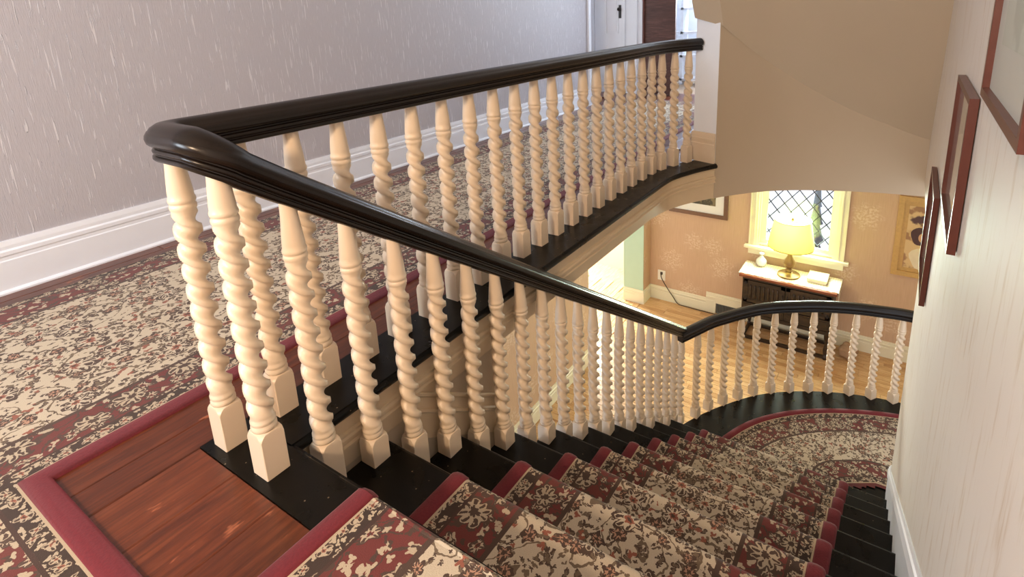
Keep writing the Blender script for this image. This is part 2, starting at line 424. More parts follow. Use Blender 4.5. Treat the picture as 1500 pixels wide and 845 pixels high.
# ------------------------------------------------------------------ measured layout
X0, A_ = 1.295, .408
XS, YS, G, H = 1.263, -1.257, 2.043, 1.397
XN, YT, YTR, YW = 1.993, -2.71, -9.08, -10.6
YN = -.838
HB = 5.345; R0 = 3.687
L = -10*H; ZL = -24.0; XB = 50.6; YL = 12.7; YLW = 11.85
TOP = 21.0
def smooth_curve(pts, n=6):
    P = [Vector(p) for p in pts]; out = []
    for i in range(len(P)-1):
        p0 = P[i-1] if i else P[0]*2-P[1]; p1, p2 = P[i], P[i+1]; p3 = P[i+2] if i+2 < len(P) else P[-1]*2-P[-2]
        for k in range(n):
            t = k/n
            out.append(.5*((2*p1)+(-p0+p2)*t+(2*p0-5*p1+4*p2-p3)*t*t+(-p0+3*p1-3*p2+p3)*t**3))
    out.append(P[-1]); return out
CURVE = smooth_curve([(18.6, YN, 0), (19.6, YN, 0), (20.6, -.92, 0), (21.75, -1.28, 0), (22.6, -1.66, 0), (23.55, -2.18, 0), (24.4, -2.74, 0), (25.25, -3.36, 0), (26.05, -4.03, 0), (26.75, -4.8, 0),
                      (27.38, -5.68, 0), (27.93, -6.61, 0), (28.40, -7.57, 0), (28.79, -8.62, 0), (29.08, -9.66, 0), (29.3, -10.7, 0)], 4)
def zbot(x):
    pts = [(0, -1.38), (18.4, -1.38), (20.4, -1.6), (23.2, -1.75), (25.1, -1.84), (27, -1.97), (28.6, -2.1), (29.4, -2.15)]
    for (a, za), (b, zb) in zip(pts, pts[1:]):
        if x <= b: return za+(zb-za)*(x-a)/(b-a)
    return pts[-1][1]
def normals2d(path):
    out = []
    for i in range(len(path)):
        a = path[max(0, i-1)]; b = path[min(len(path)-1, i+1)]; T = (b-a); T.z = 0; T.normalize()
        out.append(Vector((T.y, -T.x, 0)))          # right of travel = into the stairwell
    return out

# ------------------------------------------------------------------ the setting: upper hall
fl = struct('floor', MB().box(-17, 44, -.7, 17, -.9, -.12).box(-17, 1.2, -10.6, -.7, -.9, -.12).box(24, 44, -2, -.7, -.9, -.12), 'redwood', 'red-stained upper hall floor under the patterned carpet', 'floor')
BASE_F = BASE[fl.name]
def plank_mesh(name, lx, ly, mat, h=.12, ch=.018):
    return MB().box(0, lx, 0, ly, 0, h, ch).mesh(name, mat)
def put(name, me, parent, loc): 
    b = BASE[parent.name]; return link(name, me, parent, tuple(loc[i]-b[i] for i in range(3)))
# boards of the bare corner between the carpet edges and the black nosing
yy = -2.95; wd = 1.17; gap = .006; pm = plank_mesh('floorboard', 1.98, wd-gap, 'redwood')
for k in range(3):
    put('floorboard', pm, fl, (-.86, yy+k*wd, -.12))
pl = plank_mesh('floorboard', 7.2, .70-gap, 'redwood')
for k in range(3):                        # along the balustrade
    for j in range(6):
        put('floorboard', pl, fl, (-.75-(k % 2)*2.2+j*7.212, .57+k*.70, -.12))
for k in range(2):                        # along the left wall
    for j in range(8):
        put('floorboard', pl, fl, (-14-(k % 2)*2.5+j*7.212, 10.45+k*.70, -.12))
pe = plank_mesh('floorboard', .69, 8, 'redwood_y')
for k in range(6):
    put('floorboard', pe, fl, (39.9+k*.70, 4.2, -.115))
    put('floorboard', pe, fl, (39.9+k*.70, 12.21, -.115))

struct('ceiling', MB().box(-17, 54, -12, 18, TOP, TOP+.6), 'soffit', 'plain white ceiling of the upper hall', 'ceiling')
struct('wall_rear', MB().box(-17, -16.4, -12, 18, -.9, TOP), 'paper_left', 'grey wallpaper wall at the near end of the hall', 'wall')
wl = struct('wall_left', MB().box(-17, 36, YLW, YLW+.6, -.12, TOP), 'paper_left', 'grey wallpaper with raised vertical streaks along the upper hall', 'wall')
def moulded(base_h, th):      # baseboard profile (out, up): plinth, cap moulding
    return [(0, 0), (th, 0), (th, base_h*.62), (th*.8, base_h*.64), (th*.8, base_h*.70), (th*.95, base_h*.73), (th*.95, base_h*.80), (th*.55, base_h*.83), (th*.6, base_h*.90), (th*.4, base_h), (0, base_h)]
def base_run(mb, path, h, th, z):
    """path of 2-D points; board stands to the right of travel"""
    return mb.sweep([(x, y, z) for x, y in path], [(a, b) for a, b in moulded(h, th)], False)
mb = base_run(MB(), [(-17, YLW), (36, YLW)], 1.5, .14, 0)
mb.sweep([(-17, YLW-.13, 0), (36, YLW-.13, 0)], [(0, 0), (.1, 0), (.1, .05), (.05, .1), (0, .12)], False)
struct('baseboard_left', mb, 'white', 'tall white moulded baseboard under the grey wallpaper', 'baseboard')

# black nosing strip round the stairwell + its parts
HP = [Vector((x, YN, 0)) for x in (XN, 6, 12, 16)]+[c for c in CURVE if c.x < 23.32]
NO = normals2d(HP)
mb = MB()
prof = [(.0, -.02), (.06, -.06), (.075, -.12), (.05, -.19), (0, -.22), (-.14, -.22), (-.14, -.13), (-1.40, -.13), (-1.40, .012), (0, .012)]
mb.loft([[p+n*(a if a > -1 else (-1.40 if p.x < 20 else -1.15))+Vector((0, 0, b)) for a, b in prof] for p, n in zip(HP, NO)])
ns = tag(obj('trim_4', mb, 'black', None, 40, (XN, 0, 0)), 'glossy black nosing strip under the hall balusters, rounding the stairwell edge', 'nosing', None, 'structure')
mb = MB().box(1.122, XN-.03, YW, .565, -.15, .010).box(XN-.08, XN+.05, YW, YN, -.2, -.02)
mb.loft([[(XN-.05+.09*math.cos(a), y, -.1+.1*math.sin(a)+.012) for a in [PI/2-k*PI/8 for k in range(9)]] for y in (YW, YN)], False)
obj('top_step', mb, 'black', ns, None)
# fascia under it
mb = MB()
def fasc(z1): return [(-.12, -.2), (-.07, -.24), (-.07, -.30), (-.11, -.34), (-.11, -.60), (-.05, -.63), (-.05, -.68), (-.02, -.72), (-.02, -.77), (-.07, -.80), (-.07, -.86), (-.03, -.90), (-.03, -.95), (-.12, -1.0), (-.12, z1), (-.5, z1), (-.5, -.2)]
mb.loft([[p+n*a+Vector((0, 0, b)) for a, b in fasc(zbot(p.x))] for p, n in zip(HP, NO)])
struct('trim_1', mb, 'cream2', 'cream moulded fascia below the black nosing of the hall floor', 'trim', 30)
# spandrel below the fascia with sloping skirting
zt = lambda x: -.87-.676*(x-4.91)
mb = MB().prism([(XN, -1.36), (7.75, -1.36), (7.75, -8), (XN, -5)], 'y', -.45, YN+.12)
struct('wall_spandrel', mb, 'plaster', 'beige spandrel wall under the hall edge beside the upper steps', 'wall')
mb = MB()
sk = [(0, 0), (.06, 0), (.10, -.03), (.10, -.09), (.04, -.14), (.06, -.24), (.06, -.40), (.11, -.44), (.11, -.52), (.05, -.57), (.05, -1.25), (0, -1.25)]
mb.loft([[(x, YN+.12-a, zt(x)+b) for a, b in sk] for x in (4.75, 7.75)])
struct('trim_2', mb, 'cream2', 'cream moulded skirting sloping down the beige spandrel wall', 'trim', 30)

# ---- the curved header wall, soffit, hall wall end
HC = [c for c in CURVE if c.x >= 23.2]; HN = normals2d(HC)
def zdiag(x):
    pts = [(23.0, 6.7), (24.75, 5.3), (26.31, 4.1), (27.43, 3.0), (28.24, 2.1), (28.84, 1.4), (29.21, .8), (29.4, .5)]
    for (a, za), (b, zb) in zip(pts, pts[1:]):
        if x <= b: return za+(zb-za)*(x-a)/(b-a)
    return .5
mb = MB().loft([[c-n*.1+Vector((0, 0, zbot(c.x))), c-n*.1+Vector((0, 0, zdiag(c.x)+.6)), c-n*.9+Vector((0, 0, zdiag(c.x)+.6)), c-n*.9+Vector((0, 0, zbot(c.x)))] for c, n in zip(HC, HN)])
struct('wall_header', mb, 'plaster', 'smooth tan curved wall hanging over the end of the stairwell', 'wall', 35)
SD = Vector((-1, 0, 1.7)); mb = MB(); SO = [(Vector((23.3, -.72, 6.82)))]+[c+Vector((0, 0, zdiag(c.x))) for c in HC]
mb.loft([[p+Vector((.12, 0, 0)), p+SD*6, p+SD*6+Vector((.5, 0, .5)), p+Vector((.62, 0, .5))] for p in SO])
struct('ceiling_soffit', mb, 'plaster', 'sloping tan soffit above the curved tan wall', 'ceiling', 12)
mb = MB().prism([(23.72, -.73), (44, -.73), (44, -2.4), (24.2, -2.4), (23.36, -1.93)], 'z', .012, 12)
struct('wall_hall_end', mb, 'white', 'narrow white wall end beside the curved tan wall', 'wall')
mb = MB().sweep([(23.72+.3, -.73+.05, 0.012), (23.70, -.73+.02, .012), (23.33, -1.94, .012)], [(a, b) for a, b in moulded(1.45, .12)], False)
struct('baseboard_hall_end', mb, 'cream', 'cream moulded baseboard round the narrow white wall end', 'baseboard', 30)

# ---- right wall of the stair
mb = MB().prism([(-17, -14.5), (22.3, -14.5), (22.3, -1.4), (29.6, -1.4), (29.6, TOP), (-17, TOP)], 'y', YW-.8, YW)
struct('wall_right', mb, 'paper_right', 'pale streaked wallpaper wall climbing along the right of the stairs', 'wall')
zs = lambda x: min(0, -(x-XN)*H/G)+1.18
mb = MB(); xsn = [-9, XN, 21.9, 22.3]
zz = [1.18, 1.18, zs(21.9), zs(21.9)]
mb.loft([[(x, YW+a, z+b) for a, b in [(0, 0), (.04, 0), (.06, -.08), (.10, -.12), (.10, -.2), (.13, -.26), (.13, -.34), (.09, -.4), (.09, -2.7), (0, -2.7)]] for x, z in zip(xsn, zz)])
struct('baseboard_right', mb, 'white', 'white moulded skirting stepping down beside the black treads', 'baseboard', 30)

# ------------------------------------------------------------------ staircase
stc = thing('staircase', (XN, -5.7, L), 'black painted wooden staircase descending to a curved landing', 'staircase', None, 'structure')
SB = BASE[stc.name]
def tread_profile():
    pts = [(-.15, -.2), (-.15, 0)]
    for k in range(7):
        a = PI/2-k*PI/6; pts.append((G-.1+.1*math.cos(a), -.1+.1*math.sin(a)))
    return pts
tm = MB().prism(tread_profile(), 'y', YW, YN).mesh('tread', 'black', (0, 0, 0))
rm = MB().box(-.15, -.05, YW, YN-.1, -H+.0, -.18).mesh('riser', 'black', (0, 0, 0))
for k in range(1, 10):
    put('tread', tm, stc, (XN+(k-1)*G, 0, -k*H))
for k in range(1, 11):
    put('riser', rm, stc, (XN+(k-1)*G, 0, -(k-1)*H))
poly = [(XN-.1, -.25)]
for k in range(1, 11):
    poly += [(XN+(k-1)*G-.05, -(k-1)*H-.2), (XN+(k-1)*G-.05, -k*H-.2)]
poly += [(XN+9*G, L-1.6), (XN, -2.2)]
obj('string', MB().prism(poly, 'y', YN-.2, YN-.06), 'cream2', stc)
# landing platform
LO = [c for c in CURVE if c.x > 19.4 and c.y <= YN+.001]; LN_ = normals2d(LO)
edge = [(c+n*(-.05)) for c, n in zip(LO, LN_)]
edge = [Vector((XN+9*G-.1, YN, 0))]+[c for c in edge if c.x > XN+9*G+.3]+[Vector((29.3, -12, 0)), Vector((29.2, -15.5, 0))]
poly = [(p.x, p.y) for p in edge]+[(XN+9*G-.1, -15.5)]
lp = MB().prism(poly, 'z', L-.25, L)
obj('landing', lp, 'black', stc)
obj('landing_apron', MB().loft([[Vector((p.x-.25, p.y-.1, z)) for z in (L-.24, L-1.6)]+[Vector((p.x-.7, p.y-.2, z)) for z in (L-1.6, L-.24)] for p in edge[2:-1]]), 'cream2', stc)
# ------------------------------------------------------------------ balustrade
bal = thing('balustrade', (1.5, -.43, 0), 'long balustrade of cream barley-twist balusters with a black moulded handrail', 'balustrade')
T_ = 4.5
def twist_mesh():
    seg = 28; rings = []
    def ring(z, rf): rings.append([((rf(th) if callable(rf) else rf)*math.cos(th), (rf(th) if callable(rf) else rf)*math.sin(th), z) for th in [2*PI*j/seg for j in range(seg)]])
    ring(0, .12)
    for z, r in ((0, .185), (.03, .2), (.075, .2), (.105, .182), (.115, .182), (.14, .196), (.18, .196), (.21, .178)): ring(z, r)
    z0, z1 = .24, 3.58; n = 150; pitch = .71
    for i in range(n+1):
        z = z0+(z1-z0)*i/n; ph = 2*PI*z/pitch
        am = min(1, (z-z0)/.2, (z1-z)/.26); am = max(0, am)**.8
        def rf(th, ph=ph, am=am):
            p = ((th+ph)/PI) % 1.0; d = abs(p-.5)/.30          # two strands, scooped hollows
            tw = .207-.012*(1-min(1, abs(p-.5)/.5))
            if d < 1: tw = .200-.092*(1-d*d)**.62
            return .18*(1-am)+tw*am
        ring(z, rf)
    for z, r in ((3.60, .178), (3.62, .192), (3.66, .196), (3.69, .19), (3.70, .176), (3.72, .178), (3.735, .194), (3.77, .2), (3.80, .194), (3.82, .183), (3.9, .182), (4.1, .165), (4.35, .14), (4.75, .122)): ring(z, r)
    return MB().loft(rings).mesh('baluster', 'cream', (0, 0, 0), 75)
TWM = twist_mesh()
def plinth_mesh(h):
    a = A_/2; c = .045; mb = MB()
    def sq(w, z, k): return [(w-k, w, z), (w, w-k, z), (w, -w+k, z), (w-k, -w, z), (-w+k, -w, z), (-w, -w+k, z), (-w, w-k, z), (-w+k, w, z)]
    mb.loft([sq(a, 0, .012), sq(a, h-.12, .012), sq(a, h-.05, .05), sq(a-.01, h-.015, .09), sq(a-.03, h, .10)])
    return mb.mesh('plinth', 'cream', (0, 0, 0), 35)
PLM = {'hall': plinth_mesh(.845), 'front': plinth_mesh(.60), 'back': plinth_mesh(1.26)}
PH = {'hall': .845, 'front': .60, 'back': 1.26}
def baluster(x, y, z, kind, rz=0.0):
    b = BASE[bal.name]; h = PH[kind]
    o = link('baluster', TWM, bal, (x-b[0], y-b[1], z+h-b[2]), rz)
    link('plinth', PLM[kind], o, (0, 0, -h))
c2 = A_/2
for i in range(0, 20): baluster(X0+i+c2, c2 if i < 18 else c2-.03*(i-17), .012, 'hall')
for x, y in ((20.2, -.06), (21.14, -.19), (22.03, -.46), (22.9, -.81)):
    if x > 20.5: baluster(x+c2, y+c2, .012, 'hall', -.3)
baluster(X0+c2, YS+c2, .012, 'hall')
for k in range(1, 11):
    baluster(XS+k*G+c2, YS+c2, -k*H, 'front'); baluster(XS+(k-.5)*G+c2, YS+c2, -k*H, 'back')
LF = [(22.63, -1.8), (23.55, -2.21), (24.4, -2.76), (25.25, -3.36), (26.05, -4.01), (26.75, -4.8), (27.36, -5.69), (27.93, -6.61), (28.39, -7.55), (28.8, -8.6), (29.08, -9.66), (29.3, -10.72)]
LFC = [Vector((x+.20-.02*k, y+.2, 0)) for k, (x, y) in enumerate(LF)]+[Vector((29.3, -11.7, 0)), Vector((29.35, -12.8, 0))]
for i, p in enumerate(LFC):
    a = LFC[max(0, i-1)]; b = LFC[min(len(LFC)-1, i+1)]; baluster(p.x, p.y, L, 'front', math.atan2(b.y-a.y, b.x-a.x)*.45)
# handrail
hw = [(.16, 0), (.205, .012), (.228, .045), (.222, .085), (.19, .10), (.188, .115), (.215, .135), (.222, .165), (.205, .195), (.178, .205), (.178, .225), (.235, .245), (.272, .285), (.285, .345), (.275, .40), (.24, .455), (.225, .46), (.20, .50), (.12, .55), (0, .565)]
RP = [(-a, b) for a, b in hw]+[(a, b) for a, b in hw[-2::-1]]
hl = [(23.62, -.93, HB), (23.1, -.62, HB), (22.3, -.27, HB), (21.4, -.02, HB), (20.5, .12, HB), (19.5, .19, HB)]
path = [tuple(v) for v in smooth_curve(hl, 4)]+[(x, .2, HB) for x in (18, 14, 10, 6, 3, 2.2)]
rc = .30; zc = lambda q: HB-.25*q*q
rl = lambda x: R0-(x-(XS+G+c2))*H/G
arc = []; xe = 1.37+rc
for k in range(9):
    a = PI/2+PI/2*k/8; q = k/8; arc.append((xe+rc*math.cos(a), .2-rc+rc*math.sin(a), HB))
z2_ = HB; slp = [0.0]*(len(path)+len(arc))
for k in range(9):
    a = PI+PI/2*k/8; q = k/8; arc.append((xe+rc*math.cos(a), YS+c2+rc+rc*math.sin(a), z2_+(rl(xe)+.02-z2_)*q**1.6)); slp.append(H/G*q)
path += arc
path += [(x, YS+c2, rl(x)) for x in (2.2, 3, 6, 10, 14, 18, 21, 21.85)]
slp += [H/G]*(len(path)-len(slp))
obj('handrail', MB().sweep(path, RP, True, True, slp), 'rail', bal, 50)
zlr = L+5.02
lr = [Vector((21.6, YS+c2, zlr))]+[Vector((p.x, p.y, zlr)) for p in LFC]
obj('handrail', MB().sweep([tuple(v) for v in smooth_curve(lr, 5)], RP), 'rail', bal, 50)

# ------------------------------------------------------------------ carpets
def carpet_mesh(name, verts, faces, uvs, edge):
    me = bpy.data.meshes.new(name); me.from_pydata(verts, [], faces)
    ul = me.uv_layers.new(name='UVMap')
    for lp_ in me.loops: ul.data[lp_.index].uv = uvs[lp_.vertex_index]
    at = me.attributes.new('edge', 'FLOAT', 'POINT'); at.data.foreach_set('value', edge)
    me.materials.append(MT['carpet']); me.shade_smooth(); return me
XC, YC, YF = -.54, 1.97, 10.62
def e_upper(x, y): return min(max(XC-x, y-YC, YT-y), YF-y+.42, y-YTR, 40-x)
def frange(a, b, st):
    n = max(1, round((b-a)/st)); return [a+(b-a)*i/n for i in range(n+1)]
xsn = frange(-16, XC, .25)+frange(XC, 1.95, .2)[1:]+frange(1.95, 40, .5)[1:]
ysn = frange(YTR, YT, .25)+frange(YT, YC, .25)[1:]+frange(YC, YF, .2)[1:]
vid = {}; V = []; UVs = []; ED = []; FC = []
def vv(i, j):
    if (i, j) not in vid:
        x, y = xsn[i], ysn[j]; vid[(i, j)] = len(V); V.append((x*U, y*U, .055*U)); UVs.append((x, y)); ED.append(e_upper(x, y))
    return vid[(i, j)]
for i in range(len(xsn)-1):
    for j in range(len(ysn)-1):
        cx = (xsn[i]+xsn[i+1])/2; cy = (ysn[j]+ysn[j+1])/2
        if (cy > YC) or (cx < XC) or (cy < YT and cx < 1.95):
            FC.append((vv(i, j), vv(i+1, j), vv(i+1, j+1), vv(i, j+1)))
oc = link('hall_carpet', carpet_mesh('hall_carpet', V, FC, UVs, ED)); BASE[oc.name] = (0, 0, 0)
tag(oc, 'cream floral oriental carpet covering the upper hall floor', 'carpet')
bp_ = [(-.02, .0), (.0, .06), (.05, .095), (.17, .11), (.30, .10), (.35, .06), (.35, 0)]
def bind(path, parent):
    return obj('binding', MB().sweep(path, bp_, True), 'binding', parent, 60, None, 'plain burgundy edge band')
bind([(1.95, YT, .0), (XC, YT, 0), (XC, YC, 0), (40, YC, 0)][::-1], oc)
# stair runner path
ST = []; s = 0.0
def addp(x, z, nx, nz):
    global s
    if ST: s += math.hypot(x-ST[-1][0], z-ST[-1][1])
    ST.append((x, z, nx, nz, s))
th = .06
for k in range(0, 10):
    xk = XN+k*G; zk = -k*H
    if k == 0:
        addp(1.95, zk+th, 0, 1)
    else:
        addp(XN+(k-1)*G-.05+.04, zk+.22, 1, 0); addp(XN+(k-1)*G+.06, zk+th+.02, .7, .7)
        for q in (.2, .5, .8): addp(XN+(k-1)*G+q*G, zk+th, 0, 1)
    for i in range(6):
        a = PI/2-i*PI/2*1.25/5; r = .1+th
        addp(xk-.1+r*math.cos(a), zk-.1+r*math.sin(a), math.cos(a), math.sin(a))
    addp(xk-.05+.045, zk-.5, 1, 0); addp(xk-.05+.04, zk-.95, 1, 0)
addp(XN+9*G+.0, L+.22, 1, 0); addp(XN+9*G+.10, L+th, .5, .8)
ysr = frange(YTR, YT, .22); V = []; UVs = []; ED = []; FC = []
for i, (x, z, nx, nz, sl) in enumerate(ST):
    for y in ysr:
        V.append((x*U, y*U, z*U)); UVs.append((sl+1.85, y)); ED.append(min(YT-y, y-YTR))
n = len(ysr)
for i in range(len(ST)-1):
    for j in range(n-1): FC.append((i*n+j, (i+1)*n+j, (i+1)*n+j+1, i*n+j+1))
sr = link('stair_runner', carpet_mesh('stair_runner', V, FC, UVs, ED)); BASE[sr.name] = (0, 0, 0)
tag(sr, 'cream floral stair runner with burgundy borders laid over the black steps', 'carpet')
for y0, sg in ((YT, -1), (YTR, 1)):
    rings = []
    for x, z, nx, nz, sl in ST:
        rings.append([(x+nx*b, y0+sg*a, z+nz*b) for a, b in ((-.02, -.05), (0, .0), (.05, .03), (.17, .045), (.30, .03), (.345, .0), (.345, -.05))])
    obj('binding', MB().loft(rings), 'binding', sr, 60, None, 'plain burgundy edge band')
# landing carpet
CO = smooth_curve([(20.55, -2.95, 0), (22.07, -3.34, 0), (23.89, -4.25, 0), (25.48, -5.66, 0), (26.61, -7.19, 0), (27.45, -8.76, 0), (28.15, -10.6, 0), (28.4, -12, 0), (28.45, -14, 0)], 5)
poly = [Vector((20.45, YTR, 0)), Vector((20.45, -2.9, 0))]+CO+[Vector((22.3, -14, 0)), Vector((22.3, -10.2, 0)), Vector((21.7, -9.2, 0))]
def inside(x, y):
    c = False; j = len(poly)-1
    for i in range(len(poly)):
        a, b = poly[i], poly[j]
        if (a.y > y) != (b.y > y) and x < (b.x-a.x)*(y-a.y)/(b.y-a.y)+a.x: c = not c
        j = i
    return c
def dseg(x, y, a, b):
    ax, ay = b.x-a.x, b.y-a.y; t_ = max(0, min(1, ((x-a.x)*ax+(y-a.y)*ay)/(ax*ax+ay*ay+1e-9)))
    return math.hypot(x-a.x-t_*ax, y-a.y-t_*ay)
segs = list(zip(CO, CO[1:]))+[(poly[-3], poly[-2]), (poly[-2], poly[-1])]
xg = frange(20.4, 28.6, .17); yg = frange(-14, -2.8, .17); vid = {}; V = []; UVs = []; ED = []; FC = []
def vv2(i, j):
    if (i, j) not in vid:
        x, y = xg[i], yg[j]; d = min(dseg(x, y, a, b) for a, b in segs)
        vid[(i, j)] = len(V); V.append((x*U, y*U, (L+.05)*U)); UVs.append((x+11.3, y)); ED.append(d if inside(x, y) else -d)
    return vid[(i, j)]
for i in range(len(xg)-1):
    for j in range(len(yg)-1):
        if all(inside(xg[i+a], yg[j+b]) for a in (0, 1) for b in (0, 1)):
            FC.append((vv2(i, j), vv2(i+1, j), vv2(i+1, j+1), vv2(i, j+1)))
lc = link('landing_carpet', carpet_mesh('landing_carpet', V, FC, UVs, ED)); BASE[lc.name] = (0, 0, 0)
tag(lc, 'cream floral carpet with a curved burgundy edge on the landing', 'carpet')
bind([(p.x, p.y, L) for p in CO], lc)

# ------------------------------------------------------------------ lower floor
lf = struct('floor_lower', MB().box(14, XB, -24, YL+.2, ZL-.6, ZL-.1), 'oak', 'honey oak plank floor of the room below the landing', 'floor')
OM = {ln: plank_mesh('floorboard', .53, ln, 'oak', .1, .02) for ln in (1.5, 2.9, 4.4, 6.2)}
for i in range(40):
    y = YL+.2; ln = (1.5, 4.4, 2.9, 6.2, 2.9)[(i*3) % 5]
    while y > -12.5:
        put('floorboard', OM[ln], lf, (XB-(i+1)*.545, y-ln, ZL-.1)); y -= ln+.015; ln = 6.2 if (i+int(y)) % 3 else 4.4
om2 = plank_mesh('floorboard', 7.2, .53, 'paleoak', .1, .02)
lf2 = struct('floor_next_room', MB().box(30, 56, YL+.2, 48, ZL-.6, ZL-.1), 'paleoak', 'sunlit plank floor of the room through the lower doorway', 'floor')
for i in range(40):
    for j in range(3): put('floorboard', om2, lf2, (30.2+j*7.21-(i % 3)*1.1, YL+.25+i*.545, ZL-.1))
CEIL = -1.5
struct('ceiling_lower', MB().box(8, 56, YN+.5, 48, CEIL, -.95).box(29.8, XB, -24, YN+.4, -2.0, -1.5), 'soffit', 'plain plaster ceiling over the lower room', 'ceiling')
# back wall with window opening
WY0, WY1, WZ0, WZ1 = -5.1, 1.35, -15.3, -6.6
mb = MB().box(XB, XB+.8, -24, WY0, ZL-.1, -1).box(XB, XB+.8, WY1, 13.5, ZL-.1, -1).box(XB, XB+.8, WY0, WY1, ZL-.1, WZ0).box(XB, XB+.8, WY0, WY1, WZ1, -1)
struct('wall_back_lower', mb, 'paper_back', 'salmon floral wallpaper wall behind the window and cabinet', 'wall')
mb = MB().box(8, 36.65, YL, YL+2.3, ZL-.1, -1.4).box(48.75, XB, YL, YL+2.3, ZL-.1, -1.4)
wll = struct('wall_left_lower', mb, 'paper_back', 'salmon wallpaper wall with the doorway to the bright room', 'wall')
obj('jamb_lining', MB().box(48.66, 48.76, YL, YL+2.3, ZL, -1.5), 'sage', wll, None, None, 'pale green painted jamb face')
obj('jamb_lining', MB().box(36.63, 36.72, YL, YL+2.3, ZL, -1.5), 'ivory', wll)
mb = MB()
bpr = [(a, b) for a, b in moulded(1.55, .15)]
mb.sweep([(48.66, YL+2.3, ZL), (48.66, YL, ZL), (XB, YL, ZL), (XB, 6.35, ZL)], bpr, False)
struct('baseboard_lower', mb, 'ivory', 'ivory moulded baseboard round the doorway jamb and under the outlet', 'baseboard', 30)
mb = MB().sweep([(20, YL, ZL), (36.65, YL, ZL)], bpr, False)
struct('baseboard_lower_left', mb, 'ivory', 'ivory baseboard along the salmon wall below the stairs', 'baseboard', 30)
mb = MB().sweep([(XB, 6.35, ZL), (XB, 5.3, ZL)], [(a, b*1.45) for a, b in bpr], False)
mb.sweep([(XB, 5.3, ZL+1.2), (XB, 2.6, ZL+1.2)], [(a, b*.68) for a, b in bpr], False)
mb.sweep([(XB, 2.6, ZL), (XB, -24, ZL)], bpr, False)
struct('baseboard_back', mb, 'ivory', 'ivory baseboard stepping up round the floor vent behind the cabinet', 'baseboard', 30)
struct('wall_end_lower', MB().box(22, XB, -25, -24, ZL-.1, -1), 'paper_back', 'salmon wallpaper wall closing the lower room', 'wall')
struct('wall_next_room', MB().box(30, 56, 48, 49, ZL-.1, -1.4).box(55.4, 56, YL+2.4, 48, ZL-.1, -1.4), 'soffit', 'pale wall of the bright room through the doorway', 'wall')

# vent, outlet, cord
fv = thing('floor_vent', (XB, 4.1, ZL), 'grey metal vent grille set in the baseboard beside the cabinet', 'vent')
obj('frame', MB().box(XB-.12, XB, 2.7, 5.25, ZL+.08, ZL+.16).box(XB-.12, XB, 2.7, 5.25, ZL+1.12, ZL+1.2).box(XB-.12, XB, 5.17, 5.25, ZL+.08, ZL+1.2).box(XB-.12, XB, 2.7, 2.78, ZL+.08, ZL+1.2), 'grille', fv)
obj('backing', MB().box(XB-.04, XB, 2.75, 5.2, ZL+.1, ZL+1.15), 'iron', fv)
sm = MB().box(XB-.1, XB-.03, 0, .07, ZL+.14, ZL+1.14).mesh('slat', 'grille', (XB, 0, ZL))
for k in range(15): put('slat', sm, fv, (XB, 2.85+k*.155, ZL))
ol = thing('wall_outlet', (XB, 11.35, -21.7), 'white outlet plate on the salmon wall above the baseboard', 'outlet')
obj('plate', MB().prism([(10.93, -21.68), (11.78, -21.68), (11.78, -20.52), (10.93, -20.52)], 'x', XB-.06, XB), 'plastic', ol)
for z in (-20.85, -21.35): obj('socket', MB().box(XB-.08, XB-.05, 11.22, 11.48, z-.15, z+.15), 'iron' if z > -21 else 'plastic', ol)
cp = smooth_curve([(XB-.18, 11.35, -20.85), (XB-.45, 11.2, -21.2), (XB-.4, 10.6, -22.2), (XB-.3, 9.9, -23.2), (XB-.3, 9.3, -23.9), (XB-.35, 8.2, -23.95), (XB-.4, 5.0, -23.95), (XB-.5, 2.2, -23.95)], 5)
tag(obj('power_cord', MB().sweep([tuple(v) for v in cp], [(.05*math.cos(a), .05*math.sin(a)) for a in [k*PI/3 for k in range(6)]]).box(XB-.2, XB-.06, 11.25, 11.45, -20.98, -20.72), 'cord', None, 60), 'thin brown power cord hanging from the outlet to the oak floor', 'cord')

# ------------------------------------------------------------------ window
GY0, GY1, GZ0, GZ1 = -4.72, .78, -14.82, -7.2
wn = thing('window_1', (XB, -1.9, WZ0), 'leaded diamond-pane window with an ivory frame above the cabinet', 'window', None, 'structure')
def cas(y0, y1, z0, z1):
    mb = MB(); dy = 1 if y1 > y0 else -1
    for a, b, d in ((0, .12, .22), (.12, .45, .12), (.45, .55, .2), (.55, .8, .14), (.8, 1, .06)):
        mb.box(XB-d, XB, y0+(y1-y0)*a, y0+(y1-y0)*b, z0, z1)
    return mb
obj('casing', cas(2.33, 1.35, -15.5, -6.0), 'ivory', wn); obj('casing', cas(-6.1, -5.1, -15.5, -6.0), 'ivory', wn)
obj('casing', MB().box(XB-.2, XB, -6.3, 2.5, -6.6, -5.7), 'ivory', wn)
obj('sill', MB().box(XB-.55, XB, -6.5, 2.68, -15.75, -15.5).box(XB-.35, XB, -6.35, 2.55, -15.85, -15.75), 'ivory', wn)
obj('apron', MB().box(XB-.2, XB, -6.1, 2.33, -16.4, -15.85).box(XB-.28, XB, -6.1, 2.33, -16.02, -15.85), 'ivory', wn)
sash = MB().box(XB+.1, XB+.4, WY0, GY0, WZ0, WZ1).box(XB+.1, XB+.4, GY1, WY1, WZ0, WZ1).box(XB+.1, XB+.4, GY0, GY1, WZ0, GZ0).box(XB+.1, XB+.4, GY0, GY1, GZ1, WZ1)
sash.box(XB-.02, XB+.5, WY0-.0, WY1, WZ0-.05, WZ0+.12)
so_ = obj('sash', sash, 'ivory', wn)
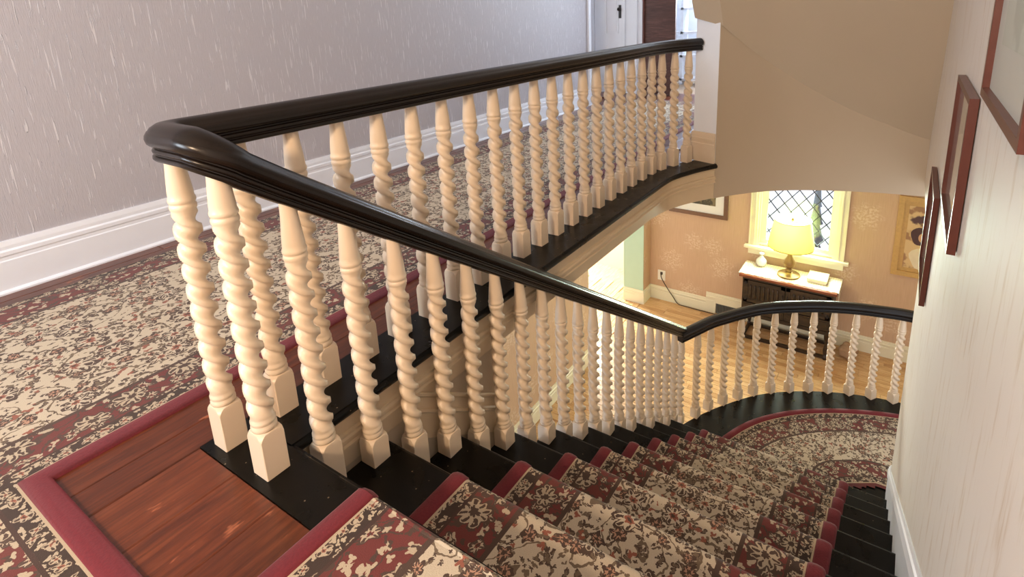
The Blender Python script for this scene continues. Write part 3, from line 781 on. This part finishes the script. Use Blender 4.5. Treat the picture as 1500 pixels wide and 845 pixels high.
def clip(poly_, ax, lim, keep):
    out = []
    for i in range(len(poly_)):
        a, b = poly_[i], poly_[(i+1) % len(poly_)]; ia = (a[ax]-lim)*keep >= 0; ib = (b[ax]-lim)*keep >= 0
        if ia: out.append(a)
        if ia != ib:
            t_ = (lim-a[ax])/(b[ax]-a[ax]); out.append((a[0]+t_*(b[0]-a[0]), a[1]+t_*(b[1]-a[1])))
    return out
dy, dz = .62, .74; cm = MB()
rows = int((GZ1-GZ0)/dz)+2
for r in range(rows):
    for q in range(-1, 6):
        cy = GY0+.35+q*2*dy+(dy if r % 2 else 0); cz = GZ0+.2+r*dz
        pg = [(cy-dy, cz), (cy, cz-dz), (cy+dy, cz), (cy, cz+dz)]
        full = pg
        for ax, lim, kp in ((0, GY0, 1), (0, GY1, -1), (1, GZ0, 1), (1, GZ1, -1)):
            if pg: pg = clip(pg, ax, lim, kp)
        if len(pg) < 3: continue
        ar = abs(sum(pg[i][0]*pg[(i+1) % len(pg)][1]-pg[(i+1) % len(pg)][0]*pg[i][1] for i in range(len(pg))))/2
        if ar < .02: continue
        obj('pane', MB().prism(pg, 'x', XB+.22, XB+.25), 'glass', wn)
        for a, b in zip(pg, pg[1:]+pg[:1]):
            if abs(a[0]-b[0]) < 1e-6 or abs(a[1]-b[1]) < 1e-6 or (a[1] > b[1]): continue
            d = Vector((b[0]-a[0], b[1]-a[1])).normalized(); nn = (-d.y*.036, d.x*.036)
            cm.prism([(a[0]+nn[0], a[1]+nn[1]), (a[0]-nn[0], a[1]-nn[1]), (b[0]-nn[0], b[1]-nn[1]), (b[0]+nn[0], b[1]+nn[1])], 'x', XB+.2, XB+.27)
obj('lead_lattice', cm, 'lead', wn)
# outdoors
struct('ground_outside', MB().box(XB+1.5, 130, -60, 60, -24.6, -24.2), 'snow', 'bright snowy ground outside the window', 'ground')
struct('wall_neighbour', MB().box(100, 101, -50, 50, -24.4, 2), 'snow', 'pale house wall far outside the window', 'wall')
ft = thing('fir_tree', (62, -2.2, -24.2), 'slender blue-grey fir tree outside the leaded window', 'tree')
obj('trunk', MB().lathe((62, -2.2, -24.2), [(.3, 0), (.2, 4)], 8), 'bark', ft)
for k in range(5): obj('foliage', MB().lathe((62, -2.2, -22.5+k*2), [(1.5-.25*k, 0), (1.3-.22*k, .2), (.2, 2.6)], 11), 'evergreen', ft)
sb = MB()
for k in range(26):
    a = random.uniform(0, 6.28); r = random.uniform(0, 1.2); z = random.uniform(.5, 4.2)
    sb.lathe((60+r*math.cos(a), -4.6+r*math.sin(a), -24.2+z), [(.02, -.5), (.4, -.25), (.5, 0), (.35, .3), (.02, .5)], 6)
tag(obj('shrub', sb, 'evergreen', None, None, (60, -4.6, -24.2)), 'dark round shrub outside the lower right panes', 'shrub')

# ------------------------------------------------------------------ cabinet and what stands on it
cb = thing('cabinet', (48.7, -2, ZL), 'dark oak linenfold cabinet on open legs under the window', 'cabinet')
CX0, CX1, CY0, CY1, CT, CBt = 47.2, 50.2, -5.8, 1.95, -17.15, -21.4
obj('top', MB().box(46.95, 50.35, -6.1, 2.25, CT-.22, CT, .05), 'topoak', cb, None, None, 'reddish brown wooden top')
obj('body', MB().box(CX0+.1, CX1, CY0, CY1, CBt, CT-.2), 'darkoak', cb)
obj('frieze', MB().box(CX0, CX0+.12, CY0, CY1, CT-.5, CT-.2).box(CX0-.04, CX0+.12, CY0, CY1, CBt, CBt+.35), 'darkoak', cb)
for y0, y1 in ((-1.85, 1.8), (-5.65, -1.95)):
    dr = obj('door', MB().box(CX0, CX0+.12, y0, y1, CT-2.75, CT-.55).box(CX0-.05, CX0+.1, y0, y0+.35, CT-2.75, CT-.55).box(CX0-.05, CX0+.1, y1-.35, y1, CT-2.75, CT-.55).box(CX0-.05, CX0+.1, y0, y1, CT-.85, CT-.55).box(CX0-.05, CX0+.1, y0, y1, CT-2.75, CT-2.45), 'darkoak', cb)
    fm = MB().lathe((0, 0, 0), [(.02, 0), (.1, .04), (.12, .2), (.12, 1.2), (.1, 1.36), (.02, 1.4)], 8).mesh('linenfold_rib', 'darkoak', (0, 0, 0), 60)
    for k in range(7): put('linenfold_rib', fm, dr, (CX0-.01, y0+.62+k*.40, CT-2.35))
    ys_ = y1-.18 if y0 > -1.9 else y0+.18
    for z in (CT-.85, CT-2.4):
        obj('hinge', MB().prism([(ys_-.16, z), (ys_, z+.24), (ys_+.16, z), (ys_, z-.24)], 'x', CX0-.09, CX0-.04).lathe((CX0-.08, ys_, z-.05), [(.06, 0), (.06, .1)], 8), 'iron', dr)
    kn = y0+.15 if y0 > -1.9 else y1-.15
    obj('handle', MB().lathe((CX0-.12, kn, CT-1.75), [(.02, 0), (.08, .03), (.08, .16), (.03, .2), (.05, .4), (.02, .42)], 8), 'iron', dr)
for y0, y1 in ((-1.85, 1.8), (-5.65, -1.95)):
    dw = obj('drawer', MB().box(CX0-.03, CX0+.12, y0, y1, CT-3.85, CT-2.85).box(CX0-.07, CX0, y0+.2, y1-.2, CT-3.7, CT-3.0), 'darkoak', cb)
    for f_ in (.3, .7): obj('knob', MB().lathe((CX0-.12, y0+(y1-y0)*f_, CT-3.42), [(.02, 0), (.09, .05), (.09, .13), (.02, .18)], 8), 'brass', dw)
legp = [(.16, 0), (.2, .06), (.2, .35), (.12, .42), (.18, .7), (.2, 1.0), (.12, 1.4), (.1, 1.6), (.18, 1.75), (.12, 1.85), (.2, 2.1), (.22, 2.6)]
lm_ = MB().lathe((0, 0, 0), legp, 14).mesh('leg', 'darkoak', (0, 0, 0), 60)
for x in (CX0+.28, CX1-.25):
    for y in (CY0+.25, CY1-.25): put('leg', lm_, cb, (x, y, ZL))
for x in (CX0+.28, CX1-.25): obj('stretcher', MB().box(x-.12, x+.12, CY0+.2, CY1-.2, ZL+.1, ZL+.36), 'darkoak', cb)
for y in (CY0+.25, CY1-.25): obj('stretcher', MB().box(CX0+.3, CX1-.3, y-.12, y+.12, ZL+.1, ZL+.36), 'darkoak', cb)
# lace runner, scalloped
pts = []
for k in range(41):
    y = 2.35-8.55*k/40; pts.append((47.15+.14*abs(math.sin(k*1.1)), y))
back = [(50.2, y) for _, y in pts][::-1]
lr_ = MB().prism(pts+back, 'z', CT, CT+.03)
lr_.loft([[(x, 2.34+.0, CT+.03), (x, 2.36, CT+.03), (x, 2.38, CT-.35-.1*abs(math.sin(x*5))), (x, 2.35, CT-.35-.1*abs(math.sin(x*5)))] for x in [47.3+.145*k for k in range(21)]])
lr_.loft([[(x, -6.18, CT+.03), (x, -6.20, CT+.03), (x, -6.22, CT-.65-.1*abs(math.sin(x*5))), (x, -6.19, CT-.65-.1*abs(math.sin(x*5)))] for x in [47.3+.145*k for k in range(21)]])
tag(obj('lace_runner', lr_, 'lace', None, None, (48.7, -2, CT)), 'ivory lace runner spread over the cabinet top', 'table runner')
# lamp
LX, LY, LZ = 48.75, -1.8, CT+.03
lp2 = thing('table_lamp', (LX, LY, LZ), 'lit brass table lamp with a pale yellow shade on the cabinet', 'lamp')
obj('base', MB().lathe((LX, LY, LZ), [(.95, 0), (1.0, .06), (.98, .14), (.8, .2), (.45, .26), (.36, .36), (.3, .42)], 28), 'brass', lp2, 50)
obj('stem', MB().lathe((LX, LY, LZ+.4), [(.28, 0), (.34, .1), (.26, .2), (.2, .26), (.22, .34), (.46, .62), (.52, .85), (.44, 1.1), (.25, 1.45), (.16, 1.75), (.26, 1.82), (.26, 1.9), (.13, 1.98), (.17, 2.3), (.15, 2.55), (.1, 2.8), (.08, 3.2)], 24), 'brass', lp2, 60)
sh0 = LZ+2.95
rings = []
for r, z in ((2.0, 0), (2.0, .06), (1.56, 2.5), (1.58, 2.56), (1.53, 2.56), (1.51, 2.5), (1.95, .06), (1.95, 0)):
    rings.append([(LX+r*math.cos(2*PI*j/32), LY+r*math.sin(2*PI*j/32), sh0+z) for j in range(32)])
rings.append(rings[0])
obj('shade', MB().loft(rings, True, False), 'shade', lp2, 40)
for z, r in ((0, 2.01), (2.54, 1.58)):
    obj('shade_trim', MB().loft([[(LX+(r+.03*math.cos(b))*math.cos(a), LY+(r+.03*math.cos(b))*math.sin(a), sh0+z+.04*math.sin(b)) for b in [k*PI/3 for k in range(6)]] for a in [2*PI*j/32 for j in range(33)]], True, False), 'gilt', lp2, 60)
hp_ = MB()
for k in range(3):
    a = 2*PI*k/3+.4; hp_.sweep([(LX, LY, sh0+2.35), (LX+1.55*math.cos(a), LY+1.55*math.sin(a), sh0+2.5)], [(.03, -.03), (.03, .03), (-.03, .03), (-.03, -.03)])
obj('spider', hp_, 'brass', lp2)
obj('finial', MB().lathe((LX, LY, sh0+2.35), [(.03, 0), (.12, .1), (.14, .2), (.06, .32), (.02, .4)], 10), 'brass', lp2, 60)
obj('bulb', MB().lathe((LX, LY, sh0+.25), [(.12, 0), (.2, .2), (.3, .5), (.22, .75), (.02, .85)], 14), 'porcelain', lp2, 60)
point('table_lamp_bulb', (LX, LY, sh0+1.4), 11, (1.0, .90, .68), .25)
# perfume bottle
vz = CT+.03; vs_ = thing('perfume_bottle', (49.6, .85, vz), 'small round white porcelain bottle with a stopper beside the lamp', 'bottle')
obj('body', MB().lathe((49.6, .85, vz), [(.2, 0), (.38, .08), (.5, .35), (.46, .6), (.26, .82), (.16, .9)], 20), 'porcelain', vs_, 60)
obj('stopper', MB().lathe((49.6, .85, vz+.88), [(.14, 0), (.2, .06), (.1, .12), (.1, .2), (.22, .32), (.22, .42), (.05, .5)], 14), 'porcelain', vs_, 60)
# box
bx = thing('trinket_box', (49, -4.25, vz), 'flat ivory box lying on the lace beside the lamp', 'box')
obj('body', MB().box(48.2, 49.85, -5.05, -3.5, vz, vz+.26), 'ivory', bx)
obj('lid', MB().box(48.12, 49.92, -5.12, -3.43, vz+.26, vz+.42, .04), 'ivory', bx)
# doorstop stone
bm = bmesh.new(); bmesh.ops.create_icosphere(bm, subdivisions=3, radius=.75)
for v in bm.verts:
    k = 1+.14*math.sin(v.co.x*5+1)*math.sin(v.co.y*6)+.1*math.sin(v.co.z*9+v.co.x*3); v.co *= k; v.co.z = max(v.co.z*.95, -.62)
me = bpy.data.meshes.new('stone'); 
for v in bm.verts: v.co *= U
bm.to_mesh(me); bm.free(); me.materials.append(plain('mottled_stone', rgb(170, 136, 104), .9, .35, 5)); me.shade_smooth()
tag(link('doorstop_stone', me, None, (48.9, -7.25, ZL+.62)), 'mottled tan stone on the oak floor against the baseboard', 'stone')

# ------------------------------------------------------------------ pictures
def picture(name, ax, c0, c1, z0, z1, face, d, fwid, mw, mats, label, cat='picture', group=None):
    """ax 'y': lies on wall x=face facing -x ; ax 'x': lies on wall y=face facing +y"""
    base = (face, (c0+c1)/2, z0) if ax == 'y' else ((c0+c1)/2, face, z0)
    t = thing(name, base, label, cat, group); sg = -1 if ax == 'y' else 1
    def bx_(mb, a0, a1, q0, q1, d0, d1):
        if ax == 'y': mb.box(face+sg*d0, face+sg*d1, a0, a1, q0, q1)
        else: mb.box(a0, a1, face+sg*d0, face+sg*d1, q0, q1)
        return mb
    f = fwid
    for a0, a1, q0, q1 in ((c0, c1, z1-f, z1), (c0, c1, z0, z0+f), (c0, c0+f, z0+f, z1-f), (c1-f, c1, z0+f, z1-f)):
        mb = bx_(MB(), a0, a1, q0, q1, .02, d)
        obj('frame_rail', mb, mats[0], t)
    if mw:
        obj('mat', bx_(MB(), c0+f, c1-f, z0+f, z1-f, .02, d*.45), mats[1], t)
    obj('print', bx_(MB(), c0+f+mw, c1-f-mw, z0+f+mw, z1-f-mw, .02, d*.5), mats[2], t)
    return t
picture('framed_print', 'x', 10.0, 13.9, 2.55, 5.6, YW, .17, .13, 0, ('frame_brown', 'matgrey', 'picglass'), 'glazed print in a thin red-brown frame, the middle of three down the stairs', 'picture', 'prints on the stair wall')
picture('framed_print', 'x', 16.5, 20.3, -1.8, 1.7, YW, .17, .13, 0, ('frame_brown', 'matgrey', 'picglass'), 'glazed print in a thin red-brown frame, the lowest of three down the stairs', 'picture', 'prints on the stair wall')
picture('framed_print', 'x', 4.3, 8.4, 5.9, 9.3, YW, .17, .13, .7, ('frame_brown', 'matgrey', 'print_pale'), 'grey-matted print in a brown frame, the highest of three up the stairs', 'picture', 'prints on the stair wall')
picture('framed_print', 'y', 4.5, 10.6, -13.45, -8.9, XB, .2, .4, .85, ('walnut_frame', 'mat', 'print_dark'), 'white-matted landscape print in a walnut frame above the outlet')
picture('framed_painting', 'y', -14.6, -9.75, -15.75, -8.6, XB, .25, .45, .35, ('gilt', 'gilt', 'print_paint'), 'gilt-framed painting of a figure in white on the salmon wall')

pt = bpy.data.objects['framed_painting']
def blob(cy, cz, ry, rz, n=18, k=.0): return [(cy+ry*math.cos(2*PI*i/n)*(1+k*math.sin(3*2*PI*i/n)), cz+rz*math.sin(2*PI*i/n)) for i in range(n)]
obj('figure_dress', MB().prism(blob(-11.9, -14.0, .95, 1.0, 18, .15), 'x', XB-.14, XB-.12), plain('painted_white_dress', rgb(226, 212, 180), .7, .08, 2), pt)
obj('figure_hair', MB().prism(blob(-11.5, -12.0, .62, .8, 18, .12), 'x', XB-.145, XB-.12), plain('painted_dark_hair', rgb(78, 56, 56), .7, .2, 2), pt)
obj('figure_face', MB().prism(blob(-11.75, -12.1, .32, .42), 'x', XB-.15, XB-.12), plain('painted_skin', rgb(206, 164, 126), .7, .08, 2), pt)
# ------------------------------------------------------------------ far end of the upper hall
struct('wall_far', MB().box(42.6, 43.4, 12.0, 12.3, -.1, TOP).box(42.6, 43.4, 14.9, 17, -.1, TOP).box(42.6, 43.4, 10.2, 12.0, -.1, TOP).box(42.6, 43.4, 12.3, 14.9, 16, TOP), 'white', 'white wall with a panelled door at the far end of the hall', 'wall')
struct('wall_recess', MB().box(36, 42.6, 16.6, 17, -.1, TOP), 'white', 'white side wall of the recess beside the panelled door', 'wall')
struct('trim_3', MB().box(35.95, 36.15, YLW-.1, YLW+1, .0, TOP).box(35.7, 36.0, YLW-.16, YLW+.0, 0, TOP), 'white', 'white casing at the end of the grey wallpaper', 'trim')
dd = thing('door_1', (42.6, 13.5, 0), 'white panelled door with a dark knob at the end of the hall', 'door', None, 'structure')
obj('leaf', MB().box(42.45, 42.6, 12.15, 14.85, .05, 16), 'white', dd)
for z0, z1 in ((.8, 4.2), (5.2, 15)):
    for y0, y1 in ((12.5, 13.35), (13.65, 14.5)):
        obj('panel', MB().box(42.38, 42.46, y0, y1, z0, z1).box(42.33, 42.4, y0+.12, y1-.12, z0+.15, z1-.15), 'white', dd)
obj('knob', MB().lathe((42.2, 12.35, 7.1), [(.02, 0), (.12, .04), (.17, .15), (.12, .27), (.02, .3)], 12).box(42.2, 42.46, 12.3, 12.4, 7.2, 7.3).box(42.4, 42.46, 12.24, 12.46, 6.5, 7.6), 'iron', dd)
obj('casing', MB().box(42.35, 42.6, 10.75, 11.1, 0, 17).box(42.4, 42.6, 11.9, 12.12, 0, 17).box(42.4, 42.6, 14.88, 15.3, 0, 17), 'white', dd)
struct('floor_far_room', MB().box(43.4, 58, 2, 17, -.2, -.02), 'tanfloor', 'tan floor of the bright room beyond the hall', 'floor')
do = thing('door_2', (42.6, 8.8, 0), 'brown stained wooden door standing open at the end of the hall', 'door', None, 'structure')
obj('leaf', MB().box(42.7, 42.95, 7.45, 10.15, .05, 16), 'browndoor', do)
obj('jamb', MB().box(42.5, 43.0, 10.15, 10.3, 0, 16), 'frame_brown', do)
sf = thing('shelf_unit', (50, 8.5, 0), 'white open shelf unit in the bright room beyond the brown door', 'shelf')
for y in (5.8, 7.6, 9.4, 11.2): obj('upright', MB().box(49.6, 51, y-.12, y+.12, 0, 13), 'white', sf)
for z in (.4, 2.6, 4.8, 7.0, 9.2, 11.4): obj('shelf', MB().box(49.6, 51, 5.8, 11.2, z, z+.2), 'white', sf)
struct('wall_far_room', MB().box(53, 53.6, -.4, 17, -.1, TOP).box(44, 53.6, -1, -.4, -.1, TOP).box(43.4, 53.6, 17, 17.6, -.1, TOP), 'white', 'bright wall of the far room behind the shelf unit', 'wall')
